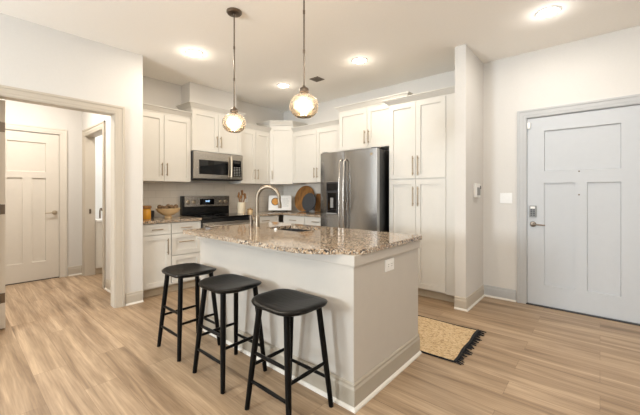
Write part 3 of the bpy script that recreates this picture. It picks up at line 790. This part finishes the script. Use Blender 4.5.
obj('grille', boxes(*[(-.06, .06, -.055+i*.02, -.043+i*.02, -.006, -.001) for i in range(6)]), 'nickel', v)
obj('backing', boxes((-.06, .06, -.06, .06, -.0012, -.0002)), 'slot', v)

# ================================================================== rug
rg = thing('rug', 'woven jute rug with black tassel fringe on the floor behind the island', 'rug', (-.825, 2.47, 0), .035)
b = bm_(); X0, X1, Y0, Y1 = -1.1, 0, 0, .70
nx, ny = 40, 20; g = {}
for i in range(nx+1):
    for j in range(ny+1):
        x = X0+(X1-X0)*i/nx; y = Y0+(Y1-Y0)*j/ny
        g[i, j] = b.verts.new((x+.004*math.sin(y*19), y+.005*math.sin(x*8), .010+.0015*math.sin(x*13)*math.sin(y*11)))
for i in range(nx):
    for j in range(ny): b.faces.new((g[i, j], g[i+1, j], g[i+1, j+1], g[i, j+1]))
r = bmesh.ops.extrude_face_region(b, geom=b.faces[:])
for q in r['geom']:
    if isinstance(q, bmesh.types.BMVert): q.co.z = .001
obj('weave', b, 'jute', rg)
b = bm_()
for y in (Y0, Y1): tube(b, [(X0+(X1-X0)*i/30, y+.005*math.sin((X0+(X1-X0)*i/30)*8), .008) for i in range(31)], .007, 6)
tube(b, [(X1+.004*math.sin((Y0+(Y1-Y0)*i/20)*19)+.008, Y0+(Y1-Y0)*i/20, .010) for i in range(21)], .011, 6)
obj('border', b, 'rope', rg, True)
b = bm_()
for i in range(34):
    y = Y0+.005+(Y1-Y0-.01)*i/33; L = random.uniform(.035, .07); dy = random.uniform(-.02, .02)
    tube(b, [(X1+.008, y, .012), (X1+.03, y+dy*.4, .010), (X1+.01+L, y+dy, .005)], [.006, .006, .0035], 6)
f = obj('fringe', b, 'rope', rg, True); f['kind'] = 'stuff'

# ================================================================== things on the counters
CT = .93
t = thing('canister', 'amber canister with wooden lid at the left end of the counter', 'canister', (-4.42, 1.665, CT))
obj('jar', lathe(bm_(), [(0, 0), (.05, 0), (.055, .008), (.055, .12), (.045, .135), (0, .136)], 28), 'amber', t, True)
obj('lid', lathe(bm_(), [(0, .136), (.06, .136), (.062, .145), (.062, .165), (.05, .172), (0, .172)], 28), 'board', t, True)
t = thing('cup', 'small dark grey cup between the amber canister and the pale bowl', 'cup', (-4.60, 1.79, CT))
obj('cup_body', lathe(bm_(), [(0, 0), (.035, 0), (.042, .01), (.045, .095), (.042, .095), (.038, .012), (0, .012)], 24), 'slate', t, True)
bl = thing('footed_bowl', 'pale wooden footed bowl full of brown balls left of the range', 'bowl', (-4.42, 1.945, CT))
obj('bowl_body', lathe(bm_(), [(0, 0), (.05, 0), (.048, .018), (.032, .03), (.07, .04), (.13, .08), (.155, .130), (.147, .131), (.122, .086), (.05, .052), (0, .048)], 40), 'bowl', bl, True)
ballm = bm_(); lathe(ballm, [(0.030*math.sin(PI*i/10), -.030*math.cos(PI*i/10)) for i in range(11)], 16)
b0 = obj('decorative_ball', ballm, 'ball', None, True); tag(b0, None, 'ball', 'brown balls in the pale bowl')
spots = [(0, 0, .075), (.06, 0, .10), (-.06, .01, .10), (.02, .065, .10), (-.02, -.062, .10), (.075, .055, .118), (-.072, -.05, .118), (-.055, .068, .118), (.06, -.06, .118), (0, 0, .137), (.1, .0, .13), (-.01, .11, .13), (-.01, -.11, .13)]
for i, (x, y, z) in enumerate(spots):
    o = b0 if i == 0 else dup(b0); o.location = (-4.42+x, 1.945+y, CT+z+.02); o['label'] = 'small brown decorative ball in the pale footed bowl'
t = thing('utensil_crock', 'cream ceramic crock on the counter right of the range', 'crock', (-4.5, 3.185, CT))
obj('crock_body', lathe(bm_(), [(0, 0), (.06, 0), (.066, .008), (.067, .175), (.069, .183), (.063, .183), (.06, .012), (0, .012)], 32), 'ceramic', t, True)
for i, (dx, dy, h, k) in enumerate(((.03, .02, .33, 'spoon'), (-.03, .03, .37, 'spatula'), (.0, -.04, .32, 'spoon'), (.01, .04, .31, 'spatula'), (-.02, -.02, .35, 'spoon'), (.03, -.03, .30, 'spoon'))):
    lab = 'wooden spoon standing in the cream crock' if k == 'spoon' else 'flat wooden spatula standing in the cream crock'
    u = thing('wooden_'+k, lab, k, (-4.5, 3.185, CT), 0, 'wooden spoons in the cream crock' if k == 'spoon' else 'wooden spatulas in the cream crock')
    p0_, p1_ = Vector((-dx*.5, -dy*.5, .014)), Vector((dx*1.5, dy*1.5, h-.06))
    obj('shaft', tube(bm_(), [p0_, p1_], .005, 8), 'wood', u, True)
    mx = Matrix.Translation(p1_+Vector((0, 0, .03))) @ Matrix.Rotation(dy*4, 4, 'X')
    hb = bm_()
    if k == 'spoon': lathe(hb, [(.020*math.sin(PI*j/8), -.034*math.cos(PI*j/8)) for j in range(9)], 16, mx @ Matrix.Diagonal((.35, 1, 1, 1)))
    else: box(hb, -.003, .003, -.022, .022, -.04, .045, .002); hb.transform(mx)
    obj('bowl_end' if k == 'spoon' else 'blade', hb, 'wood', u, True)
t = thing('salt_box', 'small round wooden salt box with a knob right of the utensil crock', 'salt box', (-4.5, 3.36, CT))
obj('container', lathe(bm_(), [(0, 0), (.045, 0), (.047, .005), (.047, .05), (0, .05)], 24), 'bowl', t, True)
obj('lid', lathe(bm_(), [(0, .05), (.047, .05), (.047, .062), (.01, .068), (.012, .08), (0, .084)], 24), 'wood', t, True)
# open cookbook on a stand in the corner, faces the camera side (+x,-y)
ck = thing('book_stand', 'dark wire book stand holding the open cookbook in the corner', 'book stand', (-4.40, 3.95, CT), PI/4)
b = bm_()
for x in (-.12, .12):
    tube(b, [(x, -.075, .012), (x, -.07, .0045), (x, .09, .0045)], .0045, 8); tube(b, [(x, -.01, .0045), (x, .065, .25)], .0045, 8)
tube(b, [(-.12, -.035, .0085), (.12, -.035, .0085)], .0045, 8); tube(b, [(-.12, .065, .25), (.12, .065, .25)], .0045, 8)
obj('wire_frame', b, 'slot', ck, True)
obj('ledge', boxes((-.15, .15, -.07, -.012, .012, .02)), 'slot', ck)
bk = thing('cookbook', 'open white cookbook showing a round dish photo, propped in the kitchen corner', 'book', (-4.40, 3.95, CT+.022), 0, rot=(0, 0, PI/4))
til = Matrix.Translation((0, -.045, 0)) @ Matrix.Rotation(-.28, 4, 'X')
def page(s):
    b = bmesh.new(); n = 8; T = []; 
    for i in range(n+1):
        u = i/n; T.append((s*.205*u, -.014*math.sin(PI*u)*.9-.002))
    pts = T+[(s*.205, .008), (0, .006)]
    fs = [[b.verts.new((x, y, z)) for x, y in pts] for z in (0, .275)]
    k = len(pts)
    for j in range(k): b.faces.new((fs[0][j], fs[0][(j+1) % k], fs[1][(j+1) % k], fs[1][j]))
    b.faces.new(fs[0]); b.faces.new(fs[1][::-1]); b.transform(til); return b
obj('page', page(-1), 'paper', bk); obj('page', page(1), 'paper', bk)
pic = lathe(bm_(), [(0, 0), (.06, 0), (.06, .0012), (0, .0014)], 28, til @ Matrix.Translation((-.085, -.0165, .16)) @ Matrix.Rotation(PI/2, 4, 'X'))
obj('dish_photo', pic, 'food', bk, True)
obj('rim_print', lathe(bm_(), [(.06, 0), (.072, 0), (.072, .0012), (.06, .0012)], 28, til @ Matrix.Translation((-.085, -.0165, .16)) @ Matrix.Rotation(PI/2, 4, 'X')), 'slate', bk, True)
b = bm_()
for i in range(9): box(b, .04, .04+random.uniform(.09, .13), -.0150, -.0138, .07+i*.018, .073+i*.018)
b.transform(til); obj('text_lines', b, 'greyplastic', bk)
# boards leaning on the back splash
def lean(x, y, tilt): return Matrix.Translation((x, y, 0)) @ Matrix.Rotation(-tilt, 4, 'X')
t = thing('round_board', 'large round brown wooden board leaning on the backsplash beside the cookbook', 'cutting board', (-4.07, 4.19, CT), rot=(-.22, 0, 0))
b = lathe(bm_(), [(0, -.01), (.236, -.01), (.24, -.006), (.24, .006), (.236, .01), (0, .01)], 48, Matrix.Translation((0, 0, .242)) @ Matrix.Rotation(PI/2, 4, 'X'))
obj('board', b, 'board', t, True)
t = thing('rectangular_board', 'rectangular wooden board leaning on the backsplash next to the refrigerator', 'cutting board', (-3.63, 4.255, CT), rot=(-.15, 0, 0))
obj('board', boxes((-.19, .19, -.009, .009, .004, .33), bev=.006), 'board', t)
t = thing('slate_board', 'dark round slate serving board in front of the wooden boards', 'serving board', (-3.80, 4.04, CT), rot=(-.2, 0, 0))
obj('board', lathe(bm_(), [(0, -.006), (.157, -.006), (.16, 0), (.157, .006), (0, .006)], 40, Matrix.Translation((0, 0, .185)) @ Matrix.Rotation(PI/2, 4, 'X')), 'slate', t, True)
obj('handle_tab', boxes((-.03, .03, -.006, .006, .004, .04), bev=.003), 'slate', t)

# ================================================================== bathroom glimpse
t = thing('bathroom_vanity', 'white bathroom vanity seen through the hall side doorway', 'vanity', (-5.87, 1.49, 0), R90)
obj('body', boxes((0, 1.1, 0, .52, .1, .82)), 'vanity', t); obj('toe_kick', boxes((0, 1.1, .05, .52, 0, .1)), 'toe', t)
obj('vanity_top', boxes((0, 1.12, -.03, .525, .82, .85), bev=.004), 'plastic', t)
for i in range(3):
    shaker(t, 'drawer', .01+i*.36, .36+i*.36, .66, .81, (.185+i*.36, .735, False), m='vanity', L=.12)
    shaker(t, 'door', .01+i*.36, .36+i*.36, .11, .65, (.32+i*.36, .56, True), m='vanity', L=.12)
t = thing('bathroom_faucet', 'small dark faucet on the bathroom vanity', 'faucet', (-6.2, 1.62, .85))
obj('spout', tube(bm_(), [(0, 0, 0), (0, 0, .12), (.03, 0, .16), (.09, 0, .16), (.12, 0, .13)], .012, 10), 'nickel', t, True)
